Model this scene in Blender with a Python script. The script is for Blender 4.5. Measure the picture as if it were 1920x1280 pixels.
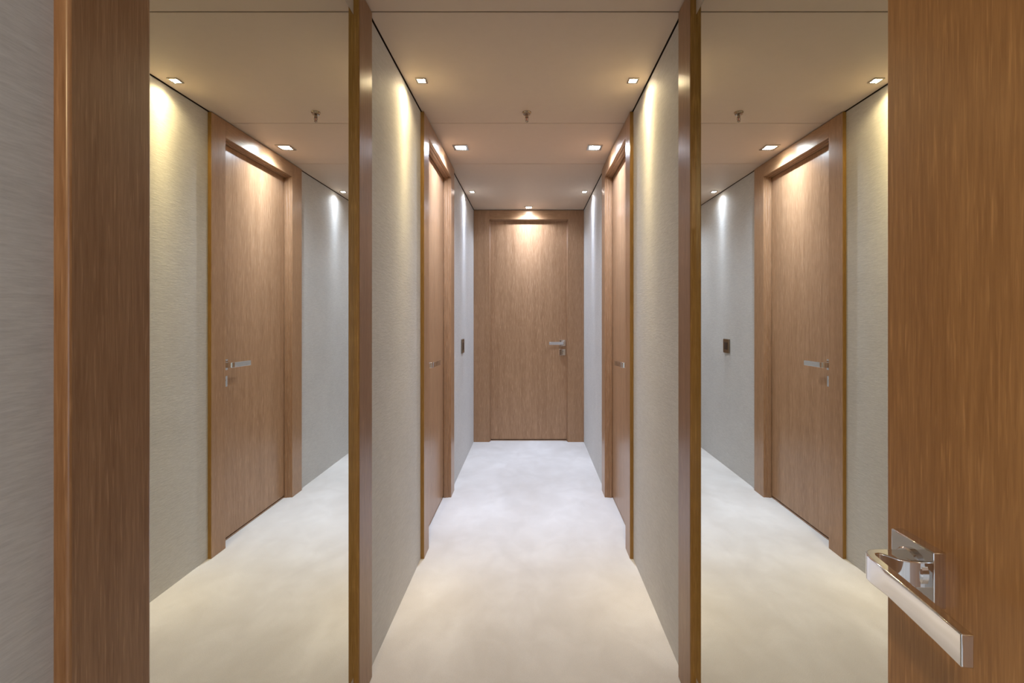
import bpy, bmesh, math
from mathutils import Vector, Matrix

# ------------------------------------------------------------------ clearing
for o in list(bpy.data.objects):
    bpy.data.objects.remove(o)
scene = bpy.context.scene
COL = scene.collection

# ------------------------------------------------------------------ camera
cam_data = bpy.data.cameras.new('camera')
cam_data.sensor_width = 36.0
cam_data.lens = 900.0 / 1920.0 * 36.0
cam_data.shift_x = -35.0 / 1920.0
cam_data.shift_y = -47.5 / 1920.0
cam_data.clip_start = 0.01
cam = bpy.data.objects.new('camera', cam_data)
COL.objects.link(cam)
cam.location = (0.0168, 0.0, 1.111)
cam.rotation_euler = (math.radians(90), 0, 0)
scene.camera = cam

# ------------------------------------------------------------------ world, exposure
world = bpy.data.worlds.new('world')
scene.world = world
world.use_nodes = True
bg = world.node_tree.nodes['Background']
bg.inputs['Color'].default_value = (0.68, 0.83, 1.0, 1)
bg.inputs['Strength'].default_value = 1.15
vs = scene.view_settings
vs.view_transform = 'Standard'
vs.look = 'None'
vs.gamma = 1.0
vs.use_curve_mapping = False
vs.exposure = 1.33

# lamps: watts and colours
WARM = (1.0, 0.80, 0.43)
COOL = (0.66, 0.78, 1.0)
NEUTRAL = (0.70, 0.80, 1.0)
WALL_NEAR_W = 33.0
WALL_FAR_W = 26.0
DOOR_W = 49.0

# unseen warm spot added behind the camera to warm the foreground wood and carpet
cl = bpy.data.lights.new('cabin_fill_spot', 'SPOT')
cl.energy = 16.5
cl.color = (1.0, 0.74, 0.40)
cl.spot_size = math.radians(120)
cl.spot_blend = 1.0
cl.shadow_soft_size = 0.05
clo = bpy.data.objects.new('cabin_fill_spot', cl)
COL.objects.link(clo)
clo.location = (-0.43, -0.70, 2.0)
clo.rotation_euler = (math.radians(35), 0, 0)

# ------------------------------------------------------------------ sizes (metres)
H = 2.05            # ceiling
W = 0.487           # half width of the passage
PROUD = 0.016       # how far posts and door casings stand out of the walls
Y_END = 4.237
POST_NEAR = (0.507, 0.617)
POST_FAR = (1.366, 1.479)
DOOR_Y = (2.197, 3.066)      # outside of the side doors' casings
DOOR_OPEN = (2.300, 2.944)   # between their jambs
OPEN_H = 1.965

# ------------------------------------------------------------------ materials
def new_mat(name):
    m = bpy.data.materials.new(name)
    m.use_nodes = True
    nt = m.node_tree
    return m, nt, nt.nodes['Principled BSDF']

def nd(nt, kind, **kw):
    n = nt.nodes.new(kind)
    for k, v in kw.items():
        setattr(n, k, v)
    return n

def mapped_noise(nt, scale3, scale=1.0, detail=4.0, rough=0.55, distort=0.0):
    tc = nd(nt, 'ShaderNodeTexCoord')
    mp = nd(nt, 'ShaderNodeMapping')
    mp.inputs['Scale'].default_value = scale3
    nt.links.new(tc.outputs['Object'], mp.inputs['Vector'])
    no = nd(nt, 'ShaderNodeTexNoise')
    no.inputs['Scale'].default_value = scale
    no.inputs['Detail'].default_value = detail
    no.inputs['Roughness'].default_value = rough
    no.inputs['Distortion'].default_value = distort
    nt.links.new(mp.outputs['Vector'], no.inputs['Vector'])
    return no

def ramp(nt, src, stops):
    r = nd(nt, 'ShaderNodeValToRGB')
    el = r.color_ramp.elements
    el[0].position, el[0].color = stops[0][0], (*stops[0][1], 1)
    el[1].position, el[1].color = stops[-1][0], (*stops[-1][1], 1)
    for p, c in stops[1:-1]:
        e = el.new(p)
        e.color = (*c, 1)
    nt.links.new(src, r.inputs['Fac'])
    return r

def wood(name, grain='Z', dark=(0.275, 0.146, 0.072), light=(0.450, 0.268, 0.150), rough=0.30, contrast=1.0):
    m, nt, b = new_mat(name)
    ax = {'Z': (1, 1, 0), 'X': (0, 1, 1), 'Y': (1, 0, 1)}[grain]
    def sc(across, along):
        return tuple(across if a else along for a in ax)
    broad = mapped_noise(nt, sc(34, 1.6), 1.0, 3, 0.5, 0.5)
    fine = mapped_noise(nt, sc(260, 13), 1.0, 4, 0.60)
    pores = mapped_noise(nt, sc(310, 17), 1.0, 2, 0.5)
    mx = nd(nt, 'ShaderNodeMix', data_type='FLOAT')
    mx.inputs[0].default_value = 0.66
    nt.links.new(broad.outputs['Fac'], mx.inputs[2])
    nt.links.new(fine.outputs['Fac'], mx.inputs[3])
    mid = tuple((a + c) / 2 for a, c in zip(dark, light))
    r = ramp(nt, mx.outputs[0], [(0.5 - 0.19 / contrast, dark), (0.5, mid), (0.5 + 0.19 / contrast, light)])
    # pale limed pores
    pr = ramp(nt, pores.outputs['Fac'], [(0.56, (0, 0, 0)), (0.74, (1, 1, 1))])
    pm = nd(nt, 'ShaderNodeMix', data_type='RGBA')
    pf = nd(nt, 'ShaderNodeMath', operation='MULTIPLY')
    pf.inputs[1].default_value = 0.46
    nt.links.new(pr.outputs['Color'], pf.inputs[0])
    nt.links.new(pf.outputs[0], pm.inputs[0])
    nt.links.new(r.outputs['Color'], pm.inputs[6])
    pm.inputs[7].default_value = (min(1, light[0] * 1.5), min(1, light[1] * 1.6), min(1, light[2] * 1.75), 1)
    nt.links.new(pm.outputs[2], b.inputs['Base Color'])
    b.inputs['Roughness'].default_value = rough
    b.inputs['Specular IOR Level'].default_value = 0.5
    bp = nd(nt, 'ShaderNodeBump')
    bp.inputs['Strength'].default_value = 0.10
    bp.inputs['Distance'].default_value = 0.0006
    nt.links.new(fine.outputs['Fac'], bp.inputs['Height'])
    nt.links.new(bp.outputs['Normal'], b.inputs['Normal'])
    return m

def fabric(name, a, c):
    m, nt, b = new_mat(name)
    weave = mapped_noise(nt, (58, 58, 430), 1.0, 3, 0.6)
    slub = mapped_noise(nt, (22, 22, 190), 1.0, 2, 0.5)
    patch = mapped_noise(nt, (5, 5, 5), 1.0, 2, 0.5)
    mx = nd(nt, 'ShaderNodeMix', data_type='FLOAT')
    mx.inputs[0].default_value = 0.45
    nt.links.new(weave.outputs['Fac'], mx.inputs[2])
    nt.links.new(slub.outputs['Fac'], mx.inputs[3])
    m2 = nd(nt, 'ShaderNodeMix', data_type='FLOAT')
    m2.inputs[0].default_value = 0.2
    nt.links.new(mx.outputs[0], m2.inputs[2])
    nt.links.new(patch.outputs['Fac'], m2.inputs[3])
    r = ramp(nt, m2.outputs[0], [(0.32, a), (0.68, c)])
    nt.links.new(r.outputs['Color'], b.inputs['Base Color'])
    b.inputs['Roughness'].default_value = 0.75
    b.inputs['Specular IOR Level'].default_value = 0.3
    b.inputs['Sheen Weight'].default_value = 0.15
    bp = nd(nt, 'ShaderNodeBump')
    bp.inputs['Strength'].default_value = 0.55
    bp.inputs['Distance'].default_value = 0.0012
    nt.links.new(mx.outputs[0], bp.inputs['Height'])
    nt.links.new(bp.outputs['Normal'], b.inputs['Normal'])
    return m

def carpet(name):
    m, nt, b = new_mat(name)
    brushed = mapped_noise(nt, (2.6, 1.9, 1), 1.0, 3, 0.5, 1.0)
    tread = mapped_noise(nt, (9, 7, 1), 1.0, 3, 0.5, 0.6)
    pile = mapped_noise(nt, (420, 420, 420), 1.0, 2, 0.6)
    m1 = nd(nt, 'ShaderNodeMix', data_type='FLOAT')
    m1.inputs[0].default_value = 0.35
    nt.links.new(brushed.outputs['Fac'], m1.inputs[2])
    nt.links.new(tread.outputs['Fac'], m1.inputs[3])
    m2 = nd(nt, 'ShaderNodeMix', data_type='FLOAT')
    m2.inputs[0].default_value = 0.30
    nt.links.new(m1.outputs[0], m2.inputs[2])
    nt.links.new(pile.outputs['Fac'], m2.inputs[3])
    r = ramp(nt, m2.outputs[0], [(0.36, (0.580, 0.540, 0.502)), (0.50, (0.640, 0.603, 0.570)), (0.63, (0.725, 0.693, 0.665))])
    nt.links.new(r.outputs['Color'], b.inputs['Base Color'])
    b.inputs['Roughness'].default_value = 0.95
    b.inputs['Specular IOR Level'].default_value = 0.1
    b.inputs['Sheen Weight'].default_value = 0.25
    bp = nd(nt, 'ShaderNodeBump')
    bp.inputs['Strength'].default_value = 0.5
    bp.inputs['Distance'].default_value = 0.003
    nt.links.new(pile.outputs['Fac'], bp.inputs['Height'])
    nt.links.new(bp.outputs['Normal'], b.inputs['Normal'])
    return m

def plain(name, col, rough=0.5, metal=0.0, spec=0.5, mottle=0.03):
    m, nt, b = new_mat(name)
    no = mapped_noise(nt, (30, 30, 30), 1.0, 3, 0.5)
    lo = tuple(c * (1 - mottle) for c in col)
    hi = tuple(min(1, c * (1 + mottle)) for c in col)
    r = ramp(nt, no.outputs['Fac'], [(0.3, lo), (0.7, hi)])
    nt.links.new(r.outputs['Color'], b.inputs['Base Color'])
    b.inputs['Roughness'].default_value = rough
    b.inputs['Metallic'].default_value = metal
    b.inputs['Specular IOR Level'].default_value = spec
    return m

def emit(name, col, strength):
    m, nt, b = new_mat(name)
    b.inputs['Base Color'].default_value = (0.9, 0.9, 0.9, 1)
    b.inputs['Emission Color'].default_value = (*col, 1)
    b.inputs['Emission Strength'].default_value = strength
    return m

M_WOOD = wood('oak_vertical')
M_WOOD_X = wood('oak_header', 'X')
M_POST = wood('oak_post', dark=(0.205, 0.096, 0.038), light=(0.335, 0.182, 0.088), contrast=1.1)
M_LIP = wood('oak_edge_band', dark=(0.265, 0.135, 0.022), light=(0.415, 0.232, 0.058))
M_LEAFDOOR = wood('oak_open_door', dark=(0.29, 0.130, 0.040), light=(0.46, 0.230, 0.080), contrast=1.1)
M_FABRIC = fabric('wall_fabric', (0.47, 0.452, 0.425), (0.615, 0.597, 0.565))
M_CEIL = plain('ceiling_panel', (0.63, 0.515, 0.405), 0.6, 0, 0.3, 0.01)
M_DARK = plain('shadow_gap', (0.085, 0.055, 0.035), 0.8, 0, 0.2)
M_PANEL = plain('beige_panel', (0.56, 0.50, 0.43), 0.6, 0, 0.3, 0.02)
M_CARPET = carpet('cream_carpet')
M_MIRROR = plain('mirror_glass', (0.90, 0.91, 0.835), 0.0, 1.0, 0.5, 0.0)
M_CHROME = plain('chrome', (0.78, 0.77, 0.77), 0.06, 1.0, 0.5, 0.01)
M_STEEL = plain('steel', (0.55, 0.52, 0.48), 0.22, 1.0, 0.5, 0.02)
M_BRONZE = plain('bronze_plate', (0.30, 0.255, 0.20), 0.35, 1.0, 0.5, 0.03)
M_BUTTON = plain('dark_button', (0.035, 0.026, 0.024), 0.3, 0, 0.5)
M_BRASS = plain('sprinkler_metal', (0.42, 0.35, 0.28), 0.25, 1.0, 0.5, 0.02)
M_GLASSBULB = plain('sprinkler_bulb', (0.45, 0.12, 0.06), 0.15, 0, 0.5)
M_EMIT = {'warm': emit('lens_warm', (1.0, 0.84, 0.58), 60),
          'cool': emit('lens_cool', (0.90, 0.95, 1.0), 60),
          'neutral': emit('lens_neutral', (1.0, 0.95, 0.88), 40)}

# ------------------------------------------------------------------ mesh helpers
def add_box(bm, x0, x1, y0, y1, z0, z1):
    xs, ys, zs = sorted((x0, x1)), sorted((y0, y1)), sorted((z0, z1))
    v = [bm.verts.new((x, y, z)) for x in xs for y in ys for z in zs]
    for f in ((0, 1, 3, 2), (4, 6, 7, 5), (0, 4, 5, 1), (2, 3, 7, 6), (0, 2, 6, 4), (1, 5, 7, 3)):
        bm.faces.new([v[i] for i in f])

def add_prism(bm, pts, z0, z1):
    """polygon in xy extruded along z"""
    lo = [bm.verts.new((x, y, z0)) for x, y in pts]
    hi = [bm.verts.new((x, y, z1)) for x, y in pts]
    n = len(pts)
    for i in range(n):
        bm.faces.new((lo[i], lo[(i + 1) % n], hi[(i + 1) % n], hi[i]))
    bm.faces.new(list(reversed(lo)))
    bm.faces.new(hi)

def add_lathe(bm, prof, seg=32, axis='Z'):
    """profile of (radius, height) turned about the axis"""
    rings = []
    for r, h in prof:
        ring = []
        for k in range(seg):
            a = 2 * math.pi * k / seg
            p = (r * math.cos(a), r * math.sin(a), h) if axis == 'Z' else (r * math.cos(a), h, r * math.sin(a))
            ring.append(bm.verts.new(p))
        rings.append(ring)
    for a, c in zip(rings, rings[1:]):
        for k in range(seg):
            bm.faces.new((a[k], a[(k + 1) % seg], c[(k + 1) % seg], c[k]))
    bm.faces.new(rings[0])
    bm.faces.new(rings[-1])

def obj(name, bm, mat, parent=None, bevel=0.0, segs=2, smooth=False):
    bmesh.ops.recalc_face_normals(bm, faces=bm.faces)
    me = bpy.data.meshes.new(name)
    bm.to_mesh(me)
    bm.free()
    me.materials.append(mat)
    o = bpy.data.objects.new(name, me)
    COL.objects.link(o)
    if parent is not None:
        o.parent = parent
    if bevel:
        b = o.modifiers.new('bevel', 'BEVEL')
        b.width = bevel
        b.segments = segs
        b.limit_method = 'ANGLE'
        b.angle_limit = math.radians(35)
        b.harden_normals = False
    if smooth or bevel:
        for p in me.polygons:
            p.use_smooth = True
        try:
            me.set_sharp_from_angle(angle=math.radians(40))
        except Exception:
            pass
    return o

def boxes(name, bl, mat, parent=None, bevel=0.0):
    bm = bmesh.new()
    for b in bl:
        add_box(bm, *b)
    return obj(name, bm, mat, parent, bevel)

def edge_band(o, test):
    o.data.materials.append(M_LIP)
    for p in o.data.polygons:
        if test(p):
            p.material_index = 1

def tag(o, label, cat, group=None, kind=None):
    o['label'] = label
    o['category'] = cat
    if group:
        o['group'] = group
    if kind:
        o['kind'] = kind
    return o

def empty(name, loc, rz=0.0):
    o = bpy.data.objects.new(name, None)
    o.empty_display_size = 0.1
    COL.objects.link(o)
    o.location = loc
    o.rotation_euler = (0, 0, rz)
    return o

S = 'structure'
GAP = 0.004

# ------------------------------------------------------------------ floor and ceiling
bm = bmesh.new()
add_box(bm, -2.2, 2.2, -2.6, Y_END + 0.30, -0.10, 0.0)
tag(obj('floor', bm, M_CARPET), 'cream cut-pile carpet running down the whole passage', 'carpet', kind=S)

bm = bmesh.new()
cuts = [-0.25, 1.482, 2.338, 2.96, Y_END + 0.30]
gaps = [0, 0.007, 0.005, 0.0055, 0]
for i in range(4):
    add_box(bm, -W + 0.0045, W - 0.0045, cuts[i] + gaps[i] / 2, cuts[i + 1] - gaps[i + 1] / 2, H, H + 0.02)
add_box(bm, -2.2, 2.2, -2.6, -0.25, H, H + 0.02)
n0 = len(bm.faces)
add_box(bm, -2.2, 2.2, -2.6, Y_END + 0.30, H + 0.035, H + 0.10)
for f in list(bm.faces)[n0:]:
    f.material_index = 1
ceil = obj('ceiling', bm, M_CEIL)
ceil.data.materials.append(M_DARK)
tag(ceil, 'flat beige ceiling panels with thin joints above the passage', 'ceiling', kind=S)

# cabin wall behind the camera
bm = bmesh.new()
add_box(bm, -2.2, 1.3, -2.60, -2.54, 0, H)
tag(obj('wall_back', bm, M_WOOD), 'oak-panelled cabin wall behind the camera', 'wall', kind=S)

# ------------------------------------------------------------------ side walls
T = 0.14
for side, s in (('left', -1), ('right', 1)):
    bl = []
    for y0, y1 in ((-0.25, POST_NEAR[0] + 0.03), (POST_FAR[1] - 0.03, DOOR_Y[0] + 0.03), (DOOR_Y[1] - 0.03, Y_END + 0.25)):
        bl.append((s * W, s * (W + 0.02), y0, y1, 0.0, H - GAP))
    wl = boxes('wall_' + side, bl, M_FABRIC)
    me = wl.data
    me.materials.append(M_DARK)
    # dark core behind: seen only as the shadow gap under the ceiling
    bm = bmesh.new()
    bm.from_mesh(me)
    n0 = len(bm.faces)
    add_box(bm, s * (W + 0.02), s * (W + 0.05), -0.25, POST_NEAR[0] + 0.03, 0, H + 0.034)
    add_box(bm, s * (W + 0.02), s * (W + 0.05), POST_NEAR[0] + 0.03, POST_FAR[1] - 0.03, 0, H + 0.034)
    add_box(bm, s * (W + 0.02), s * (W + 0.05), POST_FAR[1] - 0.03, DOOR_Y[0] + 0.03, 0, H + 0.034)
    add_box(bm, s * (W + 0.13), s * (W + 0.16), DOOR_Y[0] - 0.2, DOOR_Y[1] + 0.2, 0, H + 0.034)
    add_box(bm, s * (W + 0.02), s * (W + 0.05), DOOR_Y[1] - 0.03, Y_END + 0.25, 0, H + 0.034)
    bm.faces.ensure_lookup_table()
    for f in bm.faces[n0:]:
        f.material_index = 1
    bmesh.ops.recalc_face_normals(bm, faces=bm.faces)
    bm.to_mesh(me)
    bm.free()
    tag(wl, 'grey woven fabric wall along the %s of the passage' % side, 'wall', kind=S)

# wall behind the end door
bm = bmesh.new()
add_box(bm, -0.75, 0.75, Y_END + 0.13, Y_END + 0.20, 0, H - 0.001)
tag(obj('wall_end', bm, M_DARK), 'dark wall core closing the far end behind the door', 'wall', kind=S)

# ------------------------------------------------------------------ mirrors, posts, strips
k = 0
for side, s in (('left', -1), ('right', 1)):
    y0, y1 = POST_NEAR[1], POST_FAR[0]
    mir = boxes('mirror', [(s * W, s * (W + 0.006), y0 - 0.02, y1 + 0.02, 0.084, 1.967)], M_MIRROR)
    tag(mir, 'tall frameless wall mirror on the %s between two oak posts' % side, 'mirror', 'wall mirrors')
    b = boxes('baseboard_' + side, [(s * (W + 0.0005), s * (W + 0.018), y0 - 0.02, y1 + 0.02, 0.0, 0.082)], M_PANEL)
    tag(b, 'beige strip under the %s mirror' % side, 'baseboard', kind=S)
    for nm, (p0, p1) in (('near', POST_NEAR), ('far', POST_FAR)):
        k += 1
        if side == 'right' and nm == 'near':
            p1 = 0.604
        p = boxes('trim_%d' % k, [(s * (W - PROUD), s * (W + 0.018), p0, p1, 0.0, H - 0.004)], M_POST, bevel=0.0035)
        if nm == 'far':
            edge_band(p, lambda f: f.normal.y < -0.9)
        if nm == 'near':
            lab = 'oak post at the %s edge of the picture beside the mirror' % side if side == 'left' else 'oak post mostly hidden behind the open door'
        else:
            lab = 'oak post at the far edge of the %s mirror' % side
        tag(p, lab, 'post', kind=S)
for side, s in (('left', -1), ('right', 1)):
    k += 1
    b = boxes('trim_%d' % k, [(s * (W + 0.0005), s * (W + 0.018), POST_NEAR[1] - 0.02, POST_FAR[0] + 0.02, 1.970, H - 0.003)], M_PANEL)
    tag(b, 'beige strip above the %s mirror' % side, 'trim', kind=S)

# ------------------------------------------------------------------ door hardware (leaf face at y = 0, room towards -y)
def hardware(leaf, hx, hz, d, y0, lock=True):
    """hx, hz: axis of the lever on the leaf; d: +1 or -1, the way the lever points"""
    R = 0.027
    bm = bmesh.new()
    add_box(bm, hx - R, hx + R, y0 - 0.012, y0 + 0.001, hz - R, hz + R)
    obj('handle_rose', bm, M_CHROME, leaf, bevel=0.0012)['label'] = 'square chrome plate'
    prof = [(-.0100, .0095), (-.0105, .040), (-.0095, .0475), (-.0060, .0535), (.0000, .0570), (.008, .0588), (.030, .0608), (.060, .0638),
            (.095, .0675), (.122, .0710), (.1235, .0620), (.090, .0582), (.060, .0548), (.034, .0522), (.012, .0500), (.0030, .0488),
            (-.0005, .0468), (-.0012, .0435), (.0010, .0400), (.0065, .0362), (.0120, .0315), (.0155, .0245), (.0168, .0095)]
    hh = 0.0128
    bm = bmesh.new()
    rows = [[], [], []]
    for i, (a, t) in enumerate(prof):
        outer = 3 <= i <= 9
        k = min(1.0, max(0.0, (a + 0.006) / 0.128))
        brk = hh - 0.0012 - k * (2 * hh - 0.0024) if outer else 0.0
        back = 0.15 * (brk + hh) * min(1.0, max(0.0, (k - 0.08) * 5.0)) if outer else 0.0
        rows[0].append(bm.verts.new((hx + d * a, y0 - t + back, hz - hh)))
        rows[1].append(bm.verts.new((hx + d * a, y0 - t, hz + brk)))
        rows[2].append(bm.verts.new((hx + d * a, y0 - t, hz + hh)))
    n = len(prof)
    for lo, hi in ((rows[0], rows[1]), (rows[1], rows[2])):
        for i in range(n):
            bm.faces.new((lo[i], lo[(i + 1) % n], hi[(i + 1) % n], hi[i]))
    bm.faces.new(list(reversed(rows[0])))
    bm.faces.new(rows[2])
    bm.edges.ensure_lookup_table()
    for i in range(3, 9):
        e = bm.edges.get((rows[1][i], rows[1][i + 1]))
        if e:
            e.smooth = False
    obj('lever_handle', bm, M_CHROME, leaf, bevel=0.0014, segs=3)['label'] = 'chrome lever'
    bm = bmesh.new()
    add_lathe(bm, [(0.0185, -0.0005), (0.0185, 0.003), (0.0170, 0.0045)], 32, 'Y')
    for v in bm.verts:
        v.co = Vector((hx + v.co.x, y0 - 0.012 - v.co.y, hz + v.co.z))
    obj('collar', bm, M_CHROME, leaf, smooth=True)
    if lock:
        kz = hz - 0.082
        bm = bmesh.new()
        add_box(bm, hx - R, hx + R, y0 - 0.010, y0 + 0.001, kz - R, kz + R)
        obj('lock_plate', bm, M_CHROME, leaf, bevel=0.0012)['label'] = 'square chrome lock plate'
        bm = bmesh.new()
        add_lathe(bm, [(0.0085, 0), (0.0085, 0.003), (0.0075, 0.004)], 24, 'Y')
        for v in bm.verts:
            v.co = Vector((hx + v.co.x, y0 - 0.010 - v.co.y, kz + 0.007 + v.co.z))
        add_box(bm, hx - 0.005, hx + 0.005, y0 - 0.0125, y0 - 0.0095, kz - 0.019, kz + 0.004)
        obj('lock_cylinder', bm, M_STEEL, leaf, smooth=True)
        bm = bmesh.new()
        add_box(bm, hx - 0.001, hx + 0.001, y0 - 0.0145, y0 - 0.0135, kz + 0.0025, kz + 0.0115)
        obj('keyhole', bm, M_BUTTON, leaf)

# reveal profile: how far each step stands into the opening, and its depth behind the casing face
STEPS = [(0.0, 0.0, 0.016), (0.004, 0.016, 0.030), (0.008, 0.030, 0.044)]

def door(name, loc, rz, outer, opening, hx, d, label, proud, header_w=None):
    """x runs along the wall, -y looks into the passage, y = 0 is the casing's face"""
    root = empty(name, loc, rz)
    tag(root, label, 'door', kind=S)
    o0, o1 = outer
    a0, a1 = opening
    deep = 0.12
    top = H - 0.004
    for lo, hi, sgn in ((o0, a0, 1), (a1, o1, -1)):
        bm = bmesh.new()
        inner = a0 if sgn > 0 else a1
        back = o0 if sgn > 0 else o1
        pts = [(back, 0.0)]
        for st, d0, d1 in STEPS:
            pts += [(inner + sgn * st, d0), (inner + sgn * st, d1)]
        pts += [(inner + sgn * 0.004, 0.044), (inner + sgn * 0.004, deep), (back, deep)]
        add_prism(bm, pts, 0.0, top)
        j = obj('jamb', bm, M_WOOD, root, bevel=0.0009)
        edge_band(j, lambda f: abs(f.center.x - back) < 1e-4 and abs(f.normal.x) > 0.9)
    # header: the same profile run across the top
    bm = bmesh.new()
    pts = [(top, 0.0)]
    for st, d0, d1 in STEPS:
        pts += [(OPEN_H - st, d0), (OPEN_H - st, d1)]
    pts += [(OPEN_H - 0.004, 0.044), (OPEN_H - 0.004, deep), (top, deep)]
    g = 0.0003
    va = [bm.verts.new((a0 + g, y, z)) for z, y in pts]
    vb = [bm.verts.new((a1 - g, y, z)) for z, y in pts]
    n = len(pts)
    for i in range(n):
        bm.faces.new((va[i], va[(i + 1) % n], vb[(i + 1) % n], vb[i]))
    bm.faces.new(va)
    bm.faces.new(vb)
    obj('header', bm, M_WOOD_X, root, bevel=0.0009)
    LY = 0.047
    c = 0.0068
    bm = bmesh.new()
    add_box(bm, a0 + c, a1 - c, LY, LY + 0.042, 0.014, OPEN_H - c)
    leaf = obj('door_leaf', bm, M_WOOD, root, bevel=0.001)
    bm = bmesh.new()
    add_box(bm, a0 + 0.009, a1 - 0.009, 0.050, 0.10, 0.0, 0.007)
    obj('threshold', bm, M_WOOD_X, root)
    hardware(leaf, hx, 0.872, d, LY)
    return root

face = W - PROUD
# left door: x -> +Y ; right door: x -> -Y
door('door_1', (-face, 0, 0), math.pi / 2, DOOR_Y, DOOR_OPEN, DOOR_OPEN[0] + 0.047, 1,
     'closed oak door in the left wall of the passage', PROUD)
door('door_2', (face, 0, 0), -math.pi / 2, (-DOOR_Y[1], -DOOR_Y[0]), (-DOOR_OPEN[1], -DOOR_OPEN[0]), -DOOR_OPEN[0] - 0.047, -1,
     'closed oak door in the right wall of the passage', PROUD)
door('door_3', (0, Y_END, 0), 0, (-W + 0.0005, W - 0.0005), (-0.347, 0.345), 0.345 - 0.044, -1,
     'closed oak door facing the camera at the far end of the passage', 0)

# open door in the foreground: hinge behind the camera, free edge ahead
root = empty('door_4', (0.4118, 0.5322, 0), -math.pi / 2)
tag(root, 'open oak door with chrome lever at the right edge of the picture', 'door', kind=S)
bm = bmesh.new()
add_box(bm, 0.0, 0.70, 0.0, 0.040, 0.012, 1.985)
leaf = obj('door_leaf', bm, M_LEAFDOOR, root, bevel=0.002)
hardware(leaf, 0.049, 0.859, 1, 0.0, lock=False)

# ------------------------------------------------------------------ downlights
def lamp(name, parent, z, watts, core, col, radius):
    """reflector lamp: intensity 1 / (1 + (angle / core)^2), cut off by the recess near 72 degrees"""
    l = bpy.data.lights.new(name, 'POINT')
    l.energy = watts
    l.color = col
    l.shadow_soft_size = radius
    l.use_nodes = True
    nt = l.node_tree
    em = nt.nodes['Emission']
    tc = nd(nt, 'ShaderNodeTexCoord')
    sep = nd(nt, 'ShaderNodeSeparateXYZ')
    nt.links.new(tc.outputs['Normal'], sep.inputs[0])
    def math_node(op, a, c=None):
        m = nd(nt, 'ShaderNodeMath', operation=op)
        for i, v in enumerate((a, c)):
            if v is None:
                continue
            if isinstance(v, (int, float)):
                m.inputs[i].default_value = v
            else:
                nt.links.new(v, m.inputs[i])
        return m.outputs[0]
    down = math_node('MULTIPLY', sep.outputs['Z'], -1.0)
    ang = math_node('ARCCOSINE', down)
    q = math_node('DIVIDE', ang, math.radians(core))
    f = math_node('DIVIDE', 1.0, math_node('ADD', math_node('MULTIPLY', q, q), 1.0))
    mr = nd(nt, 'ShaderNodeMapRange', interpolation_type='SMOOTHSTEP')
    mr.inputs['From Min'].default_value = math.radians(54)
    mr.inputs['From Max'].default_value = math.radians(76)
    mr.inputs['To Min'].default_value = 1.0
    mr.inputs['To Max'].default_value = 0.0
    nt.links.new(ang, mr.inputs['Value'])
    nt.links.new(math_node('MULTIPLY', f, mr.outputs['Result']), em.inputs['Strength'])
    o = bpy.data.objects.new(name, l)
    COL.objects.link(o)
    o.parent = parent
    o.location = (0, 0, z)
    return o

def downlight(x, y, size, tone, label, watts, core, col):
    r = empty('downlight', (x, y, H))
    tag(r, label, 'downlight', 'ceiling downlights')
    h, q = size / 2, size / 2 * 0.70
    bm = bmesh.new()
    add_box(bm, -h, h, -h, -q, -0.004, 0.0)
    add_box(bm, -h, h, q, h, -0.004, 0.0)
    add_box(bm, -h, -q, -q, q, -0.004, 0.0)
    add_box(bm, q, h, -q, q, -0.004, 0.0)
    obj('trim_frame', bm, M_STEEL, r, bevel=0.0006)['label'] = 'square steel frame'
    bm = bmesh.new()
    add_lathe(bm, [(q * 0.98, 0.0), (q * 0.97, -0.002), (q * 0.80, -0.0036), (q * 0.45, -0.0045), (q * 0.1, -0.0048)], 28)
    obj('lens', bm, M_EMIT[tone], r, smooth=True)['label'] = 'glowing lens'
    lamp('bulb', r, -0.008, watts, core, col, 0.003)

downlight(-0.418, 1.911, 0.042, 'warm', 'small warm square downlight near the left wall, before the left door', WALL_NEAR_W, 9.0, WARM)
downlight(0.424, 1.911, 0.042, 'warm', 'small warm square downlight near the right wall, before the right door', WALL_NEAR_W, 9.0, WARM)
downlight(-0.372, 2.670, 0.082, 'cool', 'bright white downlight in the ceiling over the left door', DOOR_W, 18, COOL)
downlight(0.372, 2.670, 0.082, 'cool', 'bright white downlight in the ceiling over the right door', DOOR_W, 18, COOL)
downlight(-0.425, 3.620, 0.042, 'neutral', 'small downlight beyond the left door, above the light switch', WALL_FAR_W, 8.0, NEUTRAL)
downlight(0.423, 3.620, 0.042, 'neutral', 'small downlight beyond the right door', WALL_FAR_W, 8.0, NEUTRAL)
downlight(0.0, 4.140, 0.070, 'cool', 'bright white downlight centred over the far end door', DOOR_W, 18, COOL)

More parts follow.
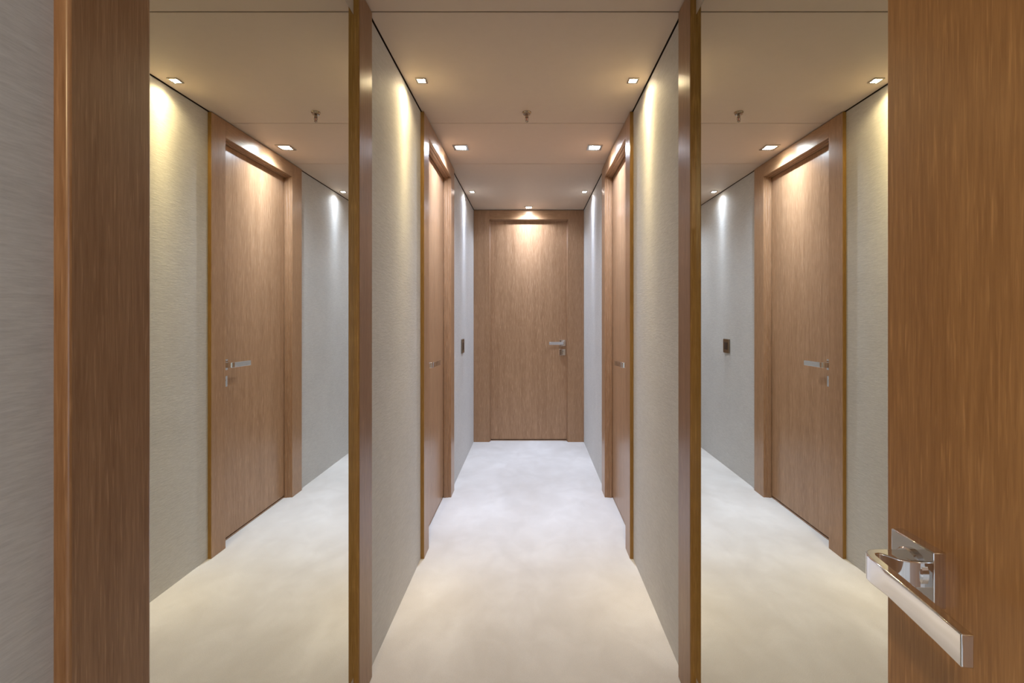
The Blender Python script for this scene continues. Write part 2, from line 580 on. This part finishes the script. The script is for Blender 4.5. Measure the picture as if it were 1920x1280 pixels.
# ------------------------------------------------------------------ sprinkler
r = empty('sprinkler', (-0.001, 2.211, H))
tag(r, 'small bronze fire sprinkler head hanging from the middle of the ceiling', 'sprinkler')
bm = bmesh.new()
add_lathe(bm, [(0.0205, 0.0), (0.0205, -0.003), (0.0185, -0.006), (0.0165, -0.008), (0.0165, -0.012), (0.0135, -0.013)], 36)
obj('escutcheon', bm, M_BRASS, r, smooth=True)
bm = bmesh.new()
add_lathe(bm, [(0.0065, -0.012), (0.0065, -0.020), (0.0082, -0.0205), (0.0082, -0.025), (0.0060, -0.026)], 6)
obj('body', bm, M_BRASS, r)
for s in (-1, 1):
    bm = bmesh.new()
    pts = [(0.0060, -0.0245), (0.0082, -0.030), (0.0078, -0.036), (0.0030, -0.0425), (0.0010, -0.0425),
           (0.0010, -0.0405), (0.0055, -0.0352), (0.0058, -0.0305), (0.0038, -0.0245)]
    a = [bm.verts.new((s * x, -0.0012, z)) for x, z in pts]
    c = [bm.verts.new((s * x, 0.0012, z)) for x, z in pts]
    for i in range(len(pts)):
        j = (i + 1) % len(pts)
        bm.faces.new((a[i], a[j], c[j], c[i]))
    bm.faces.new(a)
    bm.faces.new(c)
    obj('frame_arm', bm, M_BRASS, r)
bm = bmesh.new()
add_lathe(bm, [(0.0012, -0.0255), (0.0022, -0.027), (0.0022, -0.037), (0.0012, -0.0408)], 16)
obj('glass_bulb', bm, M_GLASSBULB, r, smooth=True)
bm = bmesh.new()
add_lathe(bm, [(0.0075, -0.0423), (0.0078, -0.0430), (0.0040, -0.0440), (0.0020, -0.0475)], 24)
obj('deflector', bm, M_BRASS, r, smooth=True)

# ------------------------------------------------------------------ light switch
r = empty('light_switch', (-W, 3.527, 0.892), math.pi / 2)
tag(r, 'square bronze light switch with dark button on the left wall beyond the door', 'light switch')
bm = bmesh.new()
add_box(bm, -0.051, 0.051, -0.010, 0.0, -0.051, 0.051)
obj('switch_plate', bm, M_BRONZE, r, bevel=0.0015)['label'] = 'bronze plate'
bm = bmesh.new()
add_box(bm, -0.026, 0.026, -0.0125, -0.0095, -0.026, 0.027)
obj('button', bm, M_BUTTON, r, bevel=0.001)['label'] = 'dark square button'
